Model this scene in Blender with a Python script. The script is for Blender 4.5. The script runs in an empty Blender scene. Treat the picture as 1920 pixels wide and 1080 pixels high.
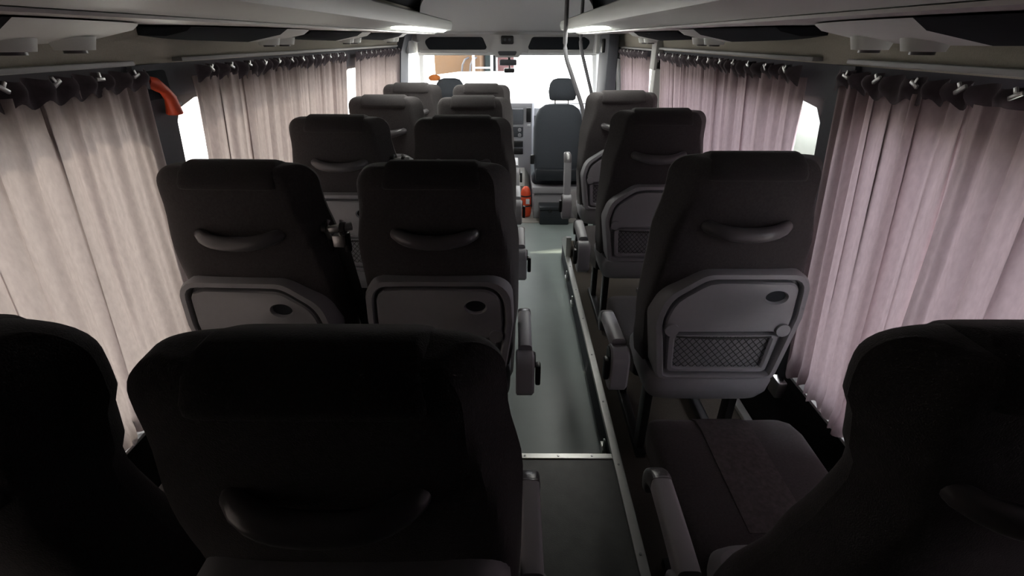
import bpy, bmesh, math, random
from mathutils import Vector, Matrix
R = random.Random(7)
PI = math.pi
CZ = 1.48                      # eye height above the aisle floor
PF = 0.15                      # height of the seat platforms
SC = bpy.context.scene

# ------------------------------------------------------------------ camera, sky, exposure
cam = bpy.data.objects.new('camera', bpy.data.cameras.new('camera'))
SC.collection.objects.link(cam); SC.camera = cam
cam.data.sensor_width = 36; cam.data.lens = 900/1920*36
cam.data.clip_start = 0.02
cam.location = (0, 0, CZ)
cam.rotation_euler = (math.radians(90-27.47), 0, math.atan(5*0.887/900))
SC.view_settings.view_transform = 'Standard'; SC.view_settings.look = 'None'
SC.view_settings.gamma = 1; SC.view_settings.use_curve_mapping = False
SC.view_settings.exposure = 0.0
wd = bpy.data.worlds.new('sky'); SC.world = wd; wd.use_nodes = True
wn = wd.node_tree; bg = wn.nodes['Background']
tcw = wn.nodes.new('ShaderNodeTexCoord'); sepw = wn.nodes.new('ShaderNodeSeparateXYZ'); mpw = wn.nodes.new('ShaderNodeMapRange'); mxw = wn.nodes.new('ShaderNodeMix')
mxw.data_type = 'RGBA'
wn.links.new(tcw.outputs['Generated'], sepw.inputs[0]); wn.links.new(sepw.outputs['X'], mpw.inputs['Value'])
mpw.inputs['From Min'].default_value = -0.6; mpw.inputs['From Max'].default_value = 0.6
wn.links.new(mpw.outputs[0], mxw.inputs['Factor'])
mxw.inputs['A'].default_value = (1.0, .965, .93, 1); mxw.inputs['B'].default_value = (.93, .93, 1.0, 1)
wn.links.new(mxw.outputs['Result'], bg.inputs['Color'])
bg.inputs['Strength'].default_value = 12.0
sun = bpy.data.lights.new('sun', 'SUN'); sun.energy = 12.0; sun.color = (1, .86, .68); sun.angle = math.radians(3)
so = bpy.data.objects.new('sun', sun); SC.collection.objects.link(so)
so.rotation_euler = (math.radians(12), math.radians(-48), 0)      # shines from the left, from above

# ------------------------------------------------------------------ materials
def mat(name, col, rough=.6, metal=0., noise=0., nscale=40, bump=0., bscale=300, spec=.5, sheen=0., emit=None, estr=0):
    m = bpy.data.materials.new(name); m.use_nodes = True
    nt = m.node_tree; p = nt.nodes['Principled BSDF']
    p.inputs['Base Color'].default_value = (*col, 1); p.inputs['Roughness'].default_value = rough
    p.inputs['Metallic'].default_value = metal; p.inputs['Specular IOR Level'].default_value = spec
    if sheen: p.inputs['Sheen Weight'].default_value = sheen; p.inputs['Sheen Roughness'].default_value = .5
    tc = nt.nodes.new('ShaderNodeTexCoord')
    if noise:
        n = nt.nodes.new('ShaderNodeTexNoise'); n.inputs['Scale'].default_value = nscale; n.inputs['Detail'].default_value = 4
        nt.links.new(tc.outputs['Object'], n.inputs['Vector'])
        r = nt.nodes.new('ShaderNodeMapRange'); r.inputs['To Min'].default_value = 1-noise; r.inputs['To Max'].default_value = 1+noise
        nt.links.new(n.outputs['Fac'], r.inputs['Value'])
        mx = nt.nodes.new('ShaderNodeVectorMath'); mx.operation = 'SCALE'; mx.inputs[0].default_value = col
        nt.links.new(r.outputs[0], mx.inputs['Scale']); nt.links.new(mx.outputs[0], p.inputs['Base Color'])
    if bump:
        n = nt.nodes.new('ShaderNodeTexNoise'); n.inputs['Scale'].default_value = bscale
        nt.links.new(tc.outputs['Object'], n.inputs['Vector'])
        b = nt.nodes.new('ShaderNodeBump'); b.inputs['Strength'].default_value = bump; b.inputs['Distance'].default_value = .002
        nt.links.new(n.outputs['Fac'], b.inputs['Height']); nt.links.new(b.outputs[0], p.inputs['Normal'])
    if emit: p.inputs['Emission Color'].default_value = (*emit, 1); p.inputs['Emission Strength'].default_value = estr
    return m
M = {}
M['fabric'] = mat('seat_fabric', (.054, .049, .050), .95, noise=.35, nscale=180, bump=.5, bscale=500, spec=.15, sheen=.15)
M['cover'] = mat('cover_fabric', (.044, .040, .041), .95, noise=.3, nscale=200, bump=.5, bscale=500, spec=.15, sheen=.1)
M['stripe'] = mat('stripe_fabric', (.085, .078, .078), .95, noise=.5, nscale=90, bump=.5, bscale=400, spec=.15)
M['plastic'] = mat('grey_plastic', (.25, .25, .265), .5, noise=.06, nscale=60, bump=.15, bscale=600)
M['plastic_light'] = mat('light_grey_plastic', (.34, .34, .36), .45)
M['black'] = mat('black_plastic', (.012, .012, .013), .4)
M['handle'] = mat('dark_handle_plastic', (.09, .085, .09), .3)
M['net'] = mat('net_cord', (.03, .03, .03), .8)
M['steel'] = mat('steel', (.45, .45, .45), .35, metal=1)
M['alu'] = mat('brushed_aluminium', (.72, .72, .70), .38, metal=.85, noise=.08, nscale=30)
M['belt'] = mat('belt_webbing', (.02, .02, .022), .8)
M['vinyl'] = mat('floor_vinyl', (.24, .285, .275), .38, noise=.10, nscale=7, bump=.1, bscale=250)
M['vinyl2'] = mat('rear_floor_vinyl', (.13, .133, .125), .45, noise=.25, nscale=25, bump=.15, bscale=250)
M['cab_floor'] = mat('cab_floor', (.30, .29, .27), .6, noise=.12, nscale=12)
M['carpet'] = mat('dark_carpet', (.022, .021, .023), 1, noise=.4, nscale=220, bump=.6, bscale=400, spec=.1)
M['carpet2'] = mat('brown_carpet', (.12, .105, .09), 1, noise=.3, nscale=220, bump=.6, bscale=400, spec=.1)
M['wallcloth'] = mat('beige_wall_cloth', (.42, .40, .34), .95, noise=.12, nscale=250, bump=.4, bscale=500, spec=.1)
M['pillar'] = mat('slate_pillar', (.07, .075, .09), .7, noise=.1, nscale=100)
M['pillar_light'] = mat('light_pillar', (.32, .32, .31), .6)
M['rack'] = mat('rack_grey', (.72, .75, .72), .5, noise=.04, nscale=8)
M['rackunder'] = mat('rack_underside', (.5, .47, .47), .35)
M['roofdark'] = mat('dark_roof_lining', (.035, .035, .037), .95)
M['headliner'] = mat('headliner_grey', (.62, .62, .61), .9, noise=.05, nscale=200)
M['recess'] = mat('shelf_recess', (.03, .033, .038), .95, spec=.1)  # near-black for painted shade in shelf and cup recesses; also dark covers
M['dash'] = mat('dash_grey', (.40, .40, .43), .6)
M['dashdark'] = mat('dash_dark', (.06, .065, .075), .55)
M['frontseat'] = mat('front_seat_fabric', (.065, .075, .088), .9, noise=.2, nscale=200, spec=.2, sheen=.1)  # lighter blue-grey puts the glare haze into the fabric colour
M['red'] = mat('orange_red', (.75, .085, .03), .5, noise=.2, nscale=30)
M['orange'] = mat('orange_cloth', (.8, .25, .06), .8)
M['rail'] = mat('dull_rail', (.30, .30, .30), .5)
M['pole'] = mat('grey_pole', (.14, .14, .15), .45)
M['header'] = mat('header_cloth', (.07, .055, .065), .75, noise=.3, nscale=90, spec=.4)
M['lamp'] = mat('lamp_diffuser', (.9, .9, .85), .4, emit=(1, 1, .93), estr=20)
M['white'] = mat('white_label', (.7, .7, .72), .5)
M['screen'] = mat('screen_glass', (.16, .17, .19), .2)
M['box'] = mat('toolbox_plastic', (.022, .026, .032), .45)
M['concrete'] = mat('outside_concrete', (.62, .60, .55), .9, noise=.1, nscale=1)
M['container'] = mat('orange_brown_board', (.055, .025, .005), .8, noise=.15, nscale=2)
M['redwall'] = mat('red_brick', (.06, .022, .022), .9)
M['outwhite'] = mat('white_paint', (.7, .7, .7), .6)
M['outdark'] = mat('outside_dark', (.03, .03, .035), .6)
M['teal'] = mat('teal_paint', (.035, .06, .06), .6)
M['outgreen'] = mat('pale_green_grey', (.07, .085, .08), .6)
def glass_mat():
    m = bpy.data.materials.new('window_glass'); m.use_nodes = True; nt = m.node_tree; nt.nodes.clear()
    o = nt.nodes.new('ShaderNodeOutputMaterial'); mx = nt.nodes.new('ShaderNodeMixShader')
    t = nt.nodes.new('ShaderNodeBsdfTransparent'); g = nt.nodes.new('ShaderNodeBsdfGlossy'); f = nt.nodes.new('ShaderNodeMath'); lw = nt.nodes.new('ShaderNodeLayerWeight')
    t.inputs[0].default_value = (.93, .95, .95, 1); g.inputs['Roughness'].default_value = .02; f.operation = 'POWER'; f.inputs[1].default_value = 4.0; lw.inputs['Blend'].default_value = .5; nt.links.new(lw.outputs['Facing'], f.inputs[0])
    f2 = nt.nodes.new('ShaderNodeMath'); f2.operation = 'MULTIPLY_ADD'; f2.inputs[1].default_value = .45; f2.inputs[2].default_value = .03; nt.links.new(f.outputs[0], f2.inputs[0])
    nt.links.new(f2.outputs[0], mx.inputs[0]); nt.links.new(t.outputs[0], mx.inputs[1]); nt.links.new(g.outputs[0], mx.inputs[2]); nt.links.new(mx.outputs[0], o.inputs[0])
    return m
M['glass'] = glass_mat()
def curtain_mat(name, diff, trans):
    m = bpy.data.materials.new(name); m.use_nodes = True; nt = m.node_tree; nt.nodes.clear()
    o = nt.nodes.new('ShaderNodeOutputMaterial'); ad = nt.nodes.new('ShaderNodeAddShader')
    d = nt.nodes.new('ShaderNodeBsdfDiffuse'); t = nt.nodes.new('ShaderNodeBsdfTranslucent')
    tc = nt.nodes.new('ShaderNodeTexCoord'); mp = nt.nodes.new('ShaderNodeMapping'); mp.inputs['Scale'].default_value = (1, 1, .35)
    n = nt.nodes.new('ShaderNodeTexNoise'); n.inputs['Scale'].default_value = 130; n.inputs['Detail'].default_value = 5
    nt.links.new(tc.outputs['Object'], mp.inputs[0]); nt.links.new(mp.outputs[0], n.inputs['Vector'])
    r = nt.nodes.new('ShaderNodeMapRange'); r.inputs['To Min'].default_value = .8; r.inputs['To Max'].default_value = 1.2
    nt.links.new(n.outputs['Fac'], r.inputs['Value'])
    for sh, c in ((d, diff), (t, trans)):
        v = nt.nodes.new('ShaderNodeVectorMath'); v.operation = 'SCALE'; v.inputs[0].default_value = c
        nt.links.new(r.outputs[0], v.inputs['Scale']); nt.links.new(v.outputs[0], sh.inputs['Color'])
    nt.links.new(d.outputs[0], ad.inputs[0]); nt.links.new(t.outputs[0], ad.inputs[1]); nt.links.new(ad.outputs[0], o.inputs[0])
    return m
M['curtain'] = curtain_mat('curtain_cloth', (.30, .25, .25), (.0455, .0395, .0385))
M['curtain_r'] = curtain_mat('curtain_cloth_pink', (.30, .24, .25), (.052, .040, .043))

# ------------------------------------------------------------------ mesh helpers
CACHE = {}
def tag(o, label=None, cat=None, group=None, kind=None):
    if label: o['label'] = label
    if cat: o['category'] = cat
    if group: o['group'] = group
    if kind: o['kind'] = kind
    return o
def empty(name, loc, label, cat, group=None, rz=0):
    o = bpy.data.objects.new(name, None); SC.collection.objects.link(o); o.location = loc; o.rotation_euler = (0, 0, rz)
    o.empty_display_size = .05
    return tag(o, label, cat, group)
def obj(name, bm, m, parent=None, key=None, label=None, ang=35):
    if key and key in CACHE: me = CACHE[key]
    else:
        if callable(bm): bm = bm()
        me = bpy.data.meshes.new(name); bmesh.ops.recalc_face_normals(bm, faces=bm.faces); bm.to_mesh(me); bm.free()
        me.materials.append(M[m])
        for p in me.polygons: p.use_smooth = True
        me.set_sharp_from_angle(angle=math.radians(ang))
        if key: CACHE[key] = me
    o = bpy.data.objects.new(name, me); SC.collection.objects.link(o)
    if parent: o.parent = parent
    if label: o['label'] = label
    return o
def struct(name, bm, m, parent=None):
    o = obj(name, bm, m, parent)
    if not parent: o['kind'] = 'structure'
    return o
def NB(): return bmesh.new()
def box(bm, lo, hi, bev=0, seg=2, mtx=None):
    c = [(a+b)/2 for a, b in zip(lo, hi)]; s = [max(abs(b-a), 1e-4) for a, b in zip(lo, hi)]
    g = bmesh.ops.create_cube(bm, size=1)
    bmesh.ops.scale(bm, vec=s, verts=g['verts']); bmesh.ops.translate(bm, vec=c, verts=g['verts'])
    vs = g['verts']
    if bev:
        es = list({e for v in vs for e in v.link_edges})
        r = bmesh.ops.bevel(bm, geom=es, offset=min(bev, min(s)*.48), segments=seg, affect='EDGES', profile=.5)
        vs = list({v for v in r['verts']} | {v for v in vs if v.is_valid})
    if mtx is not None: bmesh.ops.transform(bm, matrix=mtx, verts=vs)
    return bm
def loft(bm, rings, closed=True, cap=True):
    vr = [[bm.verts.new(p) for p in r] for r in rings]
    n = len(vr[0])
    for a, b in zip(vr, vr[1:]):
        for i in range(n if closed else n-1):
            j = (i+1) % n
            bm.faces.new((a[i], a[j], b[j], b[i]))
    if cap and closed:
        bm.faces.new(vr[0]); bm.faces.new(list(reversed(vr[-1])))
    return bm
def tube(bm, pts, rad, n=10, flat=1.0):
    pts = [Vector(p) for p in pts]; rings = []
    up = Vector((0, 0, 1))
    for i, p in enumerate(pts):
        d = (pts[min(i+1, len(pts)-1)]-pts[max(i-1, 0)]).normalized()
        u = d.cross(up)
        if u.length < .05: u = d.cross(Vector((0, 1, 0)))
        u.normalize(); v = u.cross(d).normalized()
        r = rad[i] if isinstance(rad, (list, tuple)) else rad
        rings.append([p+u*math.cos(2*PI*k/n)*r+v*math.sin(2*PI*k/n)*r*flat for k in range(n)])
    return loft(bm, rings)
def cyl(bm, c, r, h, axis='Z', n=24, r2=None):
    r2 = r if r2 is None else r2
    ax = {'X': Vector((1, 0, 0)), 'Y': Vector((0, 1, 0)), 'Z': Vector((0, 0, 1))}[axis]
    u = Vector((0, 1, 0)) if axis == 'X' else Vector((1, 0, 0)); v = ax.cross(u); c = Vector(c)
    return loft(bm, [[c+ax*t*h+(u*math.cos(2*PI*k/n)+v*math.sin(2*PI*k/n))*rr for k in range(n)] for t, rr in ((-.5, r), (.5, r2))])
def rpoly(cs, seg=8):
    """rounded polygon; cs = [(x, z, r)] counter-clockwise"""
    out = []; n = len(cs)
    for i in range(n):
        p0 = Vector(cs[i-1][:2]); p = Vector(cs[i][:2]); p1 = Vector(cs[(i+1) % n][:2]); r = cs[i][2]
        if r <= 0: out.append(p); continue
        a = (p0-p).normalized(); b = (p1-p).normalized()
        half = a.angle(b)/2; d = min(r/math.tan(half), (p0-p).length*.49, (p1-p).length*.49); rr = d*math.tan(half)
        c = p+(a+b).normalized()*(rr/math.sin(half))
        s = p+a*d-c; e = p+b*d-c
        a0 = math.atan2(s.y, s.x); a1 = math.atan2(e.y, e.x)
        da = (a1-a0+PI) % (2*PI)-PI
        for k in range(seg+1): out.append(c+Vector((math.cos(a0+da*k/seg), math.sin(a0+da*k/seg)))*rr)
    return out
def resamp(poly, c, N=72):
    c = Vector(c); out = []
    for k in range(N):
        d = Vector((math.cos(2*PI*k/N), math.sin(2*PI*k/N))); best = 0
        for i in range(len(poly)):
            p, q = poly[i-1]-c, poly[i]-c; e = q-p
            den = d.x*e.y-d.y*e.x
            if abs(den) < 1e-12: continue
            t = (p.x*e.y-p.y*e.x)/den; s = (p.x*d.y-p.y*d.x)/den
            if t > 0 and -1e-6 <= s <= 1+1e-6: best = max(best, t)
        out.append(c+d*best)
    return out
def offs(poly, c, d):
    c = Vector(c); return [p+(c-p).normalized()*d for p in poly]
def plate(bm, poly, y0, y1, ch=.004):
    """solid plate; outline in (x,z); y0 is the side facing the viewer (smaller y)"""
    c = sum(poly, Vector((0, 0)))/len(poly)
    inn = offs(poly, c, ch)
    rings = [[(p.x, y1, p.y) for p in poly], [(p.x, y0+ch, p.y) for p in poly], [(p.x, y0+ch*.3, p.y) for p in offs(poly, c, ch*.4)], [(p.x, y0, p.y) for p in inn]]
    return loft(bm, rings)

# ------------------------------------------------------------------ passenger seat
H = 1.053
def lerp(tab, z):
    for (z0, a), (z1, b) in zip(tab, tab[1:]):
        if z <= z1:
            t = max(0, (z-z0)/(z1-z0)); t = t*t*(3-2*t); return a+(b-a)*t
    return tab[-1][1]
WTAB = [(.36, .185), (.5, .205), (.62, .215), (.84, .215), (.97, .196), (1.06, .192)]
WTAB_N = [(.36, .21), (.50, .21), (.62, .160), (.72, .140), (.82, .135), (.90, .165), (.98, .20), (1.06, .20)]
REAR = [(.36, .05), (.55, .04), (.72, .016), (.82, .006), (1.0, .002), (1.06, 0)]
FRONT = [(.36, .25), (.6, .195), (.85, .15), (1.0, .125), (1.06, .12)]
def section(a, yr, yf, z, n=3.6, N=44):
    yc = (yr+yf)/2; b = (yf-yr)/2; out = []
    for k in range(N):
        c, s = math.cos(2*PI*k/N), math.sin(2*PI*k/N)
        out.append((a*math.copysign(abs(c)**(2/n), c), yc+b*math.copysign(abs(s)**(2/n), s), z))
    return out
def chamfer(ring, a, yr, yf, f, kd):
    out = []
    for x, y, z in ring:
        am = {'window': (0, 1), 'aisle': (.12, .8), 'right': (1, .8)}[kd][1 if x > 0 else 0]
        if am == 0: out.append((x, y, z)); continue
        x0 = a*(1-(1-f)*am)
        if abs(x) > x0: y = max(y, yr+min(1, (abs(x)-x0)/(a-x0+1e-6))*.62*(yf-yr))
        out.append((x, y, z))
    return out
def back_bm(W=WTAB, kd='aisle', top=H, sag=.004):
    bm = NB(); rings = []; r = .045; z = .36
    # rounded bottom
    for k in (0, 1, 2):
        f = math.sin(k/3*PI/2); rings.append(section(lerp(W, .36)-.03*(1-f), REAR[0][1]+.03*(1-f), FRONT[0][1]-.03*(1-f), .345+.005*k, N=80))
    zz = .36
    while zz < top-r-.01:
        f = .70+.24*min(1, max(0, (.98-zz)/.35)); rings.append(chamfer(section(lerp(W, zz), lerp(REAR, zz), lerp(FRONT, zz), zz, N=80), lerp(W, zz), lerp(REAR, zz), lerp(FRONT, zz), f, kd)); zz += .03
    for k in range(9):
        ph = k/8*PI/2; z = top-r+r*math.sin(ph); e = 1-math.cos(ph)
        a0, y0, y1 = lerp(W, z), lerp(REAR, z), lerp(FRONT, z)
        ring = chamfer(section(a0-.045*e, y0+.030*e, y1-.040*e, z, N=80), a0-.045*e, y0+.030*e, y1-.040*e, .70, kd)
        if k == 8: ring = [(x, y, zq-sag*max(0, 1-abs(x)/.1)) for x, y, zq in ring]
        rings.append(ring)
    loft(bm, rings); return bm
def cover_bm(top=H):
    bm = NB(); rings = []
    for z, yo, ex in ((1.005, .004, 0), (1.008, .008, 0), (1.02, .008, 0), (top-.01, .004, .004), (top+.004, -.006, .008), (top+.010, -.022, .016)):
        y0, y1 = lerp(REAR, z)-yo, lerp(FRONT, z)+yo
        if z > 1.0:
            e = 1-math.cos(math.asin(min(1, max(0, (z-top+.045)/.045)))) ; y0 += .030*e*.8; y1 -= .040*e*.8
        rings.append(section(.122-ex, y0, y1, z, n=9, N=40))
    loft(bm, rings); return bm
def handle_bm():
    bm = NB(); pts = []; rad = []
    for k in range(17):
        t = k/8-1; s = abs(t)
        pts.append((t*.112, .045-.068*math.sqrt(max(0, 1-s**3.2)), .893-.018*(1-s*s))); rad.append(.013+.006*(1-s*s)**.5 if s < 1 else .010)
    return tube(bm, pts, rad, 12)
PC = (0, .62)
RL = {'window': (.05, .14), 'aisle': (.06, .10), 'right': (.15, .05)}     # corner sizes, left and right
def top_poly(k, xb, zb, xm, xt, zt, rb, d):
    l, r = RL[k]; l = max(l-d, .03); r = max(r-d, .03)
    cl, cr = (l*.75 if l > .1 else 0), (r*.75 if r > .1 else 0)
    pts = [(-xb, zb, rb), (xb, zb, rb), (xm, .66-cr*.15, .05)]
    if cr: pts += [(xt-.012, zt-cr*.62, .08), (xt-cr, zt, .07)]
    else: pts += [(xt, zt, r)]
    if cl: pts += [(-xt+cl, zt, .07), (-xt+.012, zt-cl*.62, .08)]
    else: pts += [(-xt, zt, l)]
    pts += [(-xm, .66-cl*.15, .05)]
    return rpoly(pts)
def panel_poly(k='aisle'):
    return top_poly(k, .172, .448, .202, .196, .792, .02, 0)
def ring_plate(bm, outer, inner, y0, y1, c, N=96):
    o = resamp(outer, c, N); i = resamp(inner, c, N); mid = [a*.75+b*.25 for a, b in zip(o, i)]; mid2 = [a*.25+b*.75 for a, b in zip(o, i)]
    vr = [[bm.verts.new((p.x, y, p.y)) for p in q] for q, y in ((i, y1), (i, y0+.006), (mid2, y0), (mid, y0), (o, y0+.008), (o, y1))]
    n = N
    for a, b in list(zip(vr, vr[1:]))+[(vr[-1], vr[0])]:
        for k in range(n): bm.faces.new((a[k], a[(k+1) % n], b[(k+1) % n], b[k]))
    return bm
def shell_bm(kd):      # moulded back shell: rim standing proud, a recessed field, deep sides that wrap round
    bm = NB(); c = (0, .62); N = 96
    o = resamp(panel_poly(kd), c, N)
    inner = top_poly(kd, .150, .462, .178, .172, .772, .012, .018)
    i = resamp(inner, c, N)
    om = [p+(Vector(c)-p)*.025 for p in o]; im = [a*.8+b*.2 for a, b in zip(i, o)]
    rings = [[(p.x, .13, p.y) for p in o], [(p.x, -.005, p.y) for p in o], [(p.x, -.018, p.y) for p in om], [(p.x, -.020, p.y) for p in im], [(p.x, -.012, p.y) for p in i], [(p.x, .004, p.y) for p in i]]
    return loft(bm, rings)
HC = {'window': (.072, .710), 'aisle': (.098, .712), 'right': (.112, .722)}
def tray_bm(kd):
    bm = NB(); hc = HC[kd]; N = 96
    poly = top_poly(kd, .166, .612, .171, .166, .764, .02, .022)
    o = resamp(poly, hc, N); om = [p+(Vector(hc)-p).normalized()*.005 for p in o]
    def el(rx, rz): return [Vector((hc[0]+rx*math.cos(2*PI*k/N), hc[1]+rz*math.sin(2*PI*k/N))) for k in range(N)]
    rings = [[(p.x, .006, p.y) for p in o], [(p.x, -.013, p.y) for p in o], [(p.x, -.018, p.y) for p in om], [(p.x, -.018, p.y) for p in el(.034, .024)], [(p.x, -.020, p.y) for p in el(.031, .021)], [(p.x, -.016, p.y) for p in el(.028, .018)], [(p.x, .004, p.y) for p in el(.024, .015)]]
    return loft(bm, rings)
def netframe_bm():
    bm = NB(); c = (0, .53)
    return ring_plate(bm, rpoly([(-.146, .47, .012), (.146, .47, .012), (.158, .60, .01), (-.158, .60, .01)]), rpoly([(-.126, .486, .008), (.126, .486, .008), (.134, .592, .006), (-.134, .592, .006)]), -.012, .006, c)
def net_bm():
    bm = NB()
    def seg(p, q): tube(bm, [(p[0], p[2], p[1]), ((p[0]+q[0])/2, (p[2]+q[2])/2-.002, (p[1]+q[1])/2), (q[0], q[2], q[1])], .0011, 4)
    z0, z1 = .484, .594; n = 13; st = .26/n
    for k in range(-5, n+1):
        for s in (1, -1):
            pts = []
            for zz in (z0, z1):
                pts.append((-.13+k*st+(zz-z0)*.9 if s == 1 else .13-k*st-(zz-z0)*.9, zz))
            (xa, za), (xb, zb) = pts
            def clip(xa, za, xb, zb):
                if xa == xb: return None
                res = []
                for lim in (-.13, .13):
                    pass
                lo, hi = 0., 1.
                dx = xb-xa
                for lim, sg in ((-.13, 1), (.13, -1)):
                    t = (lim-xa)/dx
                    if dx*sg > 0: lo = max(lo, t)
                    else: hi = min(hi, t)
                return (lo, hi) if hi > lo else None
            r = clip(xa, za, xb, zb)
            if r:
                lo, hi = r; seg((xa+(xb-xa)*lo, za+(zb-za)*lo, -.004), (xa+(xb-xa)*hi, za+(zb-za)*hi, -.004))
    tube(bm, [(-.132+.264*k/8, -.012, .594-.006*math.sin(PI*k/8)) for k in range(9)], .0028, 6)
    return bm
def base_bm():
    bm = NB(); rings = []
    for z, a, y0, y1 in ((.325, .165, .02, .26), (.33, .175, .01, .27), (.36, .19, -.004, .28), (.40, .192, -.012, .28), (.42, .186, -.010, .27), (.428, .18, -.002, .26)):
        rings.append(section(a, y0, y1, z, n=7))
    return loft(bm, rings)
def cushion_bm():
    bm = NB(); rings = []
    for y, a, z0, z1 in ((.15, .19, .30, .375), (.2, .20, .28, .385), (.3, .205, .27, .385), (.45, .208, .27, .385), (.54, .208, .27, .388), (.585, .202, .275, .378), (.612, .19, .285, .36), (.622, .165, .30, .335)):
        rr = []; N = 40; b = (z1-z0)/2; zc = (z1+z0)/2
        for k in range(N):
            c, s = math.cos(2*PI*k/N), math.sin(2*PI*k/N)
            x = a*math.copysign(abs(c)**(2/4.5), c); z = zc+b*math.copysign(abs(s)**(2/4.5), s)
            if s > 0: z += .012*abs(x/a)**3-.003
            rr.append((x, y, z))
        rings.append(rr)
    return loft(bm, rings)
def stripe_bm():
    bm = NB(); rings = []
    for y, z in ((.24, .384), (.35, .3855), (.45, .3855), (.54, .3885), (.585, .3785), (.613, .3605), (.6245, .336)):
        rings.append([(-.07, y, z-.004), (.07, y, z-.004), (.07, y+.0015, z), (-.07, y+.0015, z)])
    return loft(bm, rings)
def arm_bm(): 
    bm = NB(); pts = [(0, 0, 0), (0, .06, .008), (0, .12, .014), (0, .19, .018)]
    rings = []
    for (x, y, z), w, h in zip(pts, (.021, .021, .021, .021), (.026, .024, .022, .021)):
        rings.append([(x+w*math.copysign(abs(math.cos(t))**.5, math.cos(t)), y, z+h*math.copysign(abs(math.sin(t))**.5, math.sin(t))) for t in [2*PI*k/20 for k in range(20)]])
    return loft(bm, rings)
def armcap_bm():
    bm = NB(); rings = []
    for k in range(9):
        a = k/8*math.radians(105); ry = .05
        cy, cz = .185+ry*math.sin(a), .018-ry*(1-math.cos(a))*1.1
        w = .022*(1-.25*(k/8)**3); h = .0215*(1-.3*(k/8))
        d = (math.cos(a), -math.sin(a)); nrm = (math.sin(a), math.cos(a))
        rings.append([(w*math.copysign(abs(math.cos(t))**.5, math.cos(t)), cy+nrm[0]*h*math.copysign(abs(math.sin(t))**.5, math.sin(t)), cz+nrm[1]*h*math.copysign(abs(math.sin(t))**.5, math.sin(t))) for t in [2*PI*k2/20 for k2 in range(20)]])
    return loft(bm, rings)
def pivot_bm():
    bm = NB(); poly = rpoly([(-.045, -.115, .03), (.035, -.115, .03), (.05, .02, .05), (-.045, .04, .04)])
    rings = []
    for x, d in ((-.028, .006), (-.024, 0), (.020, 0), (.027, .008)):
        rings.append([(x, p.x, p.y) for p in offs(poly, (0, -.04), d)])
    loft(bm, rings); return bm
def disc_bm(): return cyl(NB(), (0, 0, 0), .026, .006, 'X', 24, .023)
def lever_bm():
    bm = NB(); box(bm, (-.008, -.016, -.07), (.008, .014, .0), .005); return bm
def bracket_bm():
    bm = NB()
    tube(bm, [(0, .02, 0), (.025, .0, .0), (.045, .0, .004), (.075, .02, .004)], .011, 10)
    for x in (.02, .055): tube(bm, [(x, .01, .022), (x, -.012, 0), (x, .01, -.03)], .006, 8)
    box(bm, (.03, -.012, -.045), (.06, .012, -.012), .004)
    return bm
def bracketblack_bm():
    bm = NB()
    cyl(bm, (0, .005, .002), .017, .012, 'X', 18)
    box(bm, (-.005, .0, -.065), (.012, .02, -.01), .006)
    return bm
def leg_bm():
    bm = NB(); box(bm, (-.018, .08, 0), (.018, .50, .03), .006); box(bm, (-.014, .10, .02), (.014, .15, .33), .006); box(bm, (-.014, .40, .02), (.014, .45, .30), .006); return bm

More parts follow.
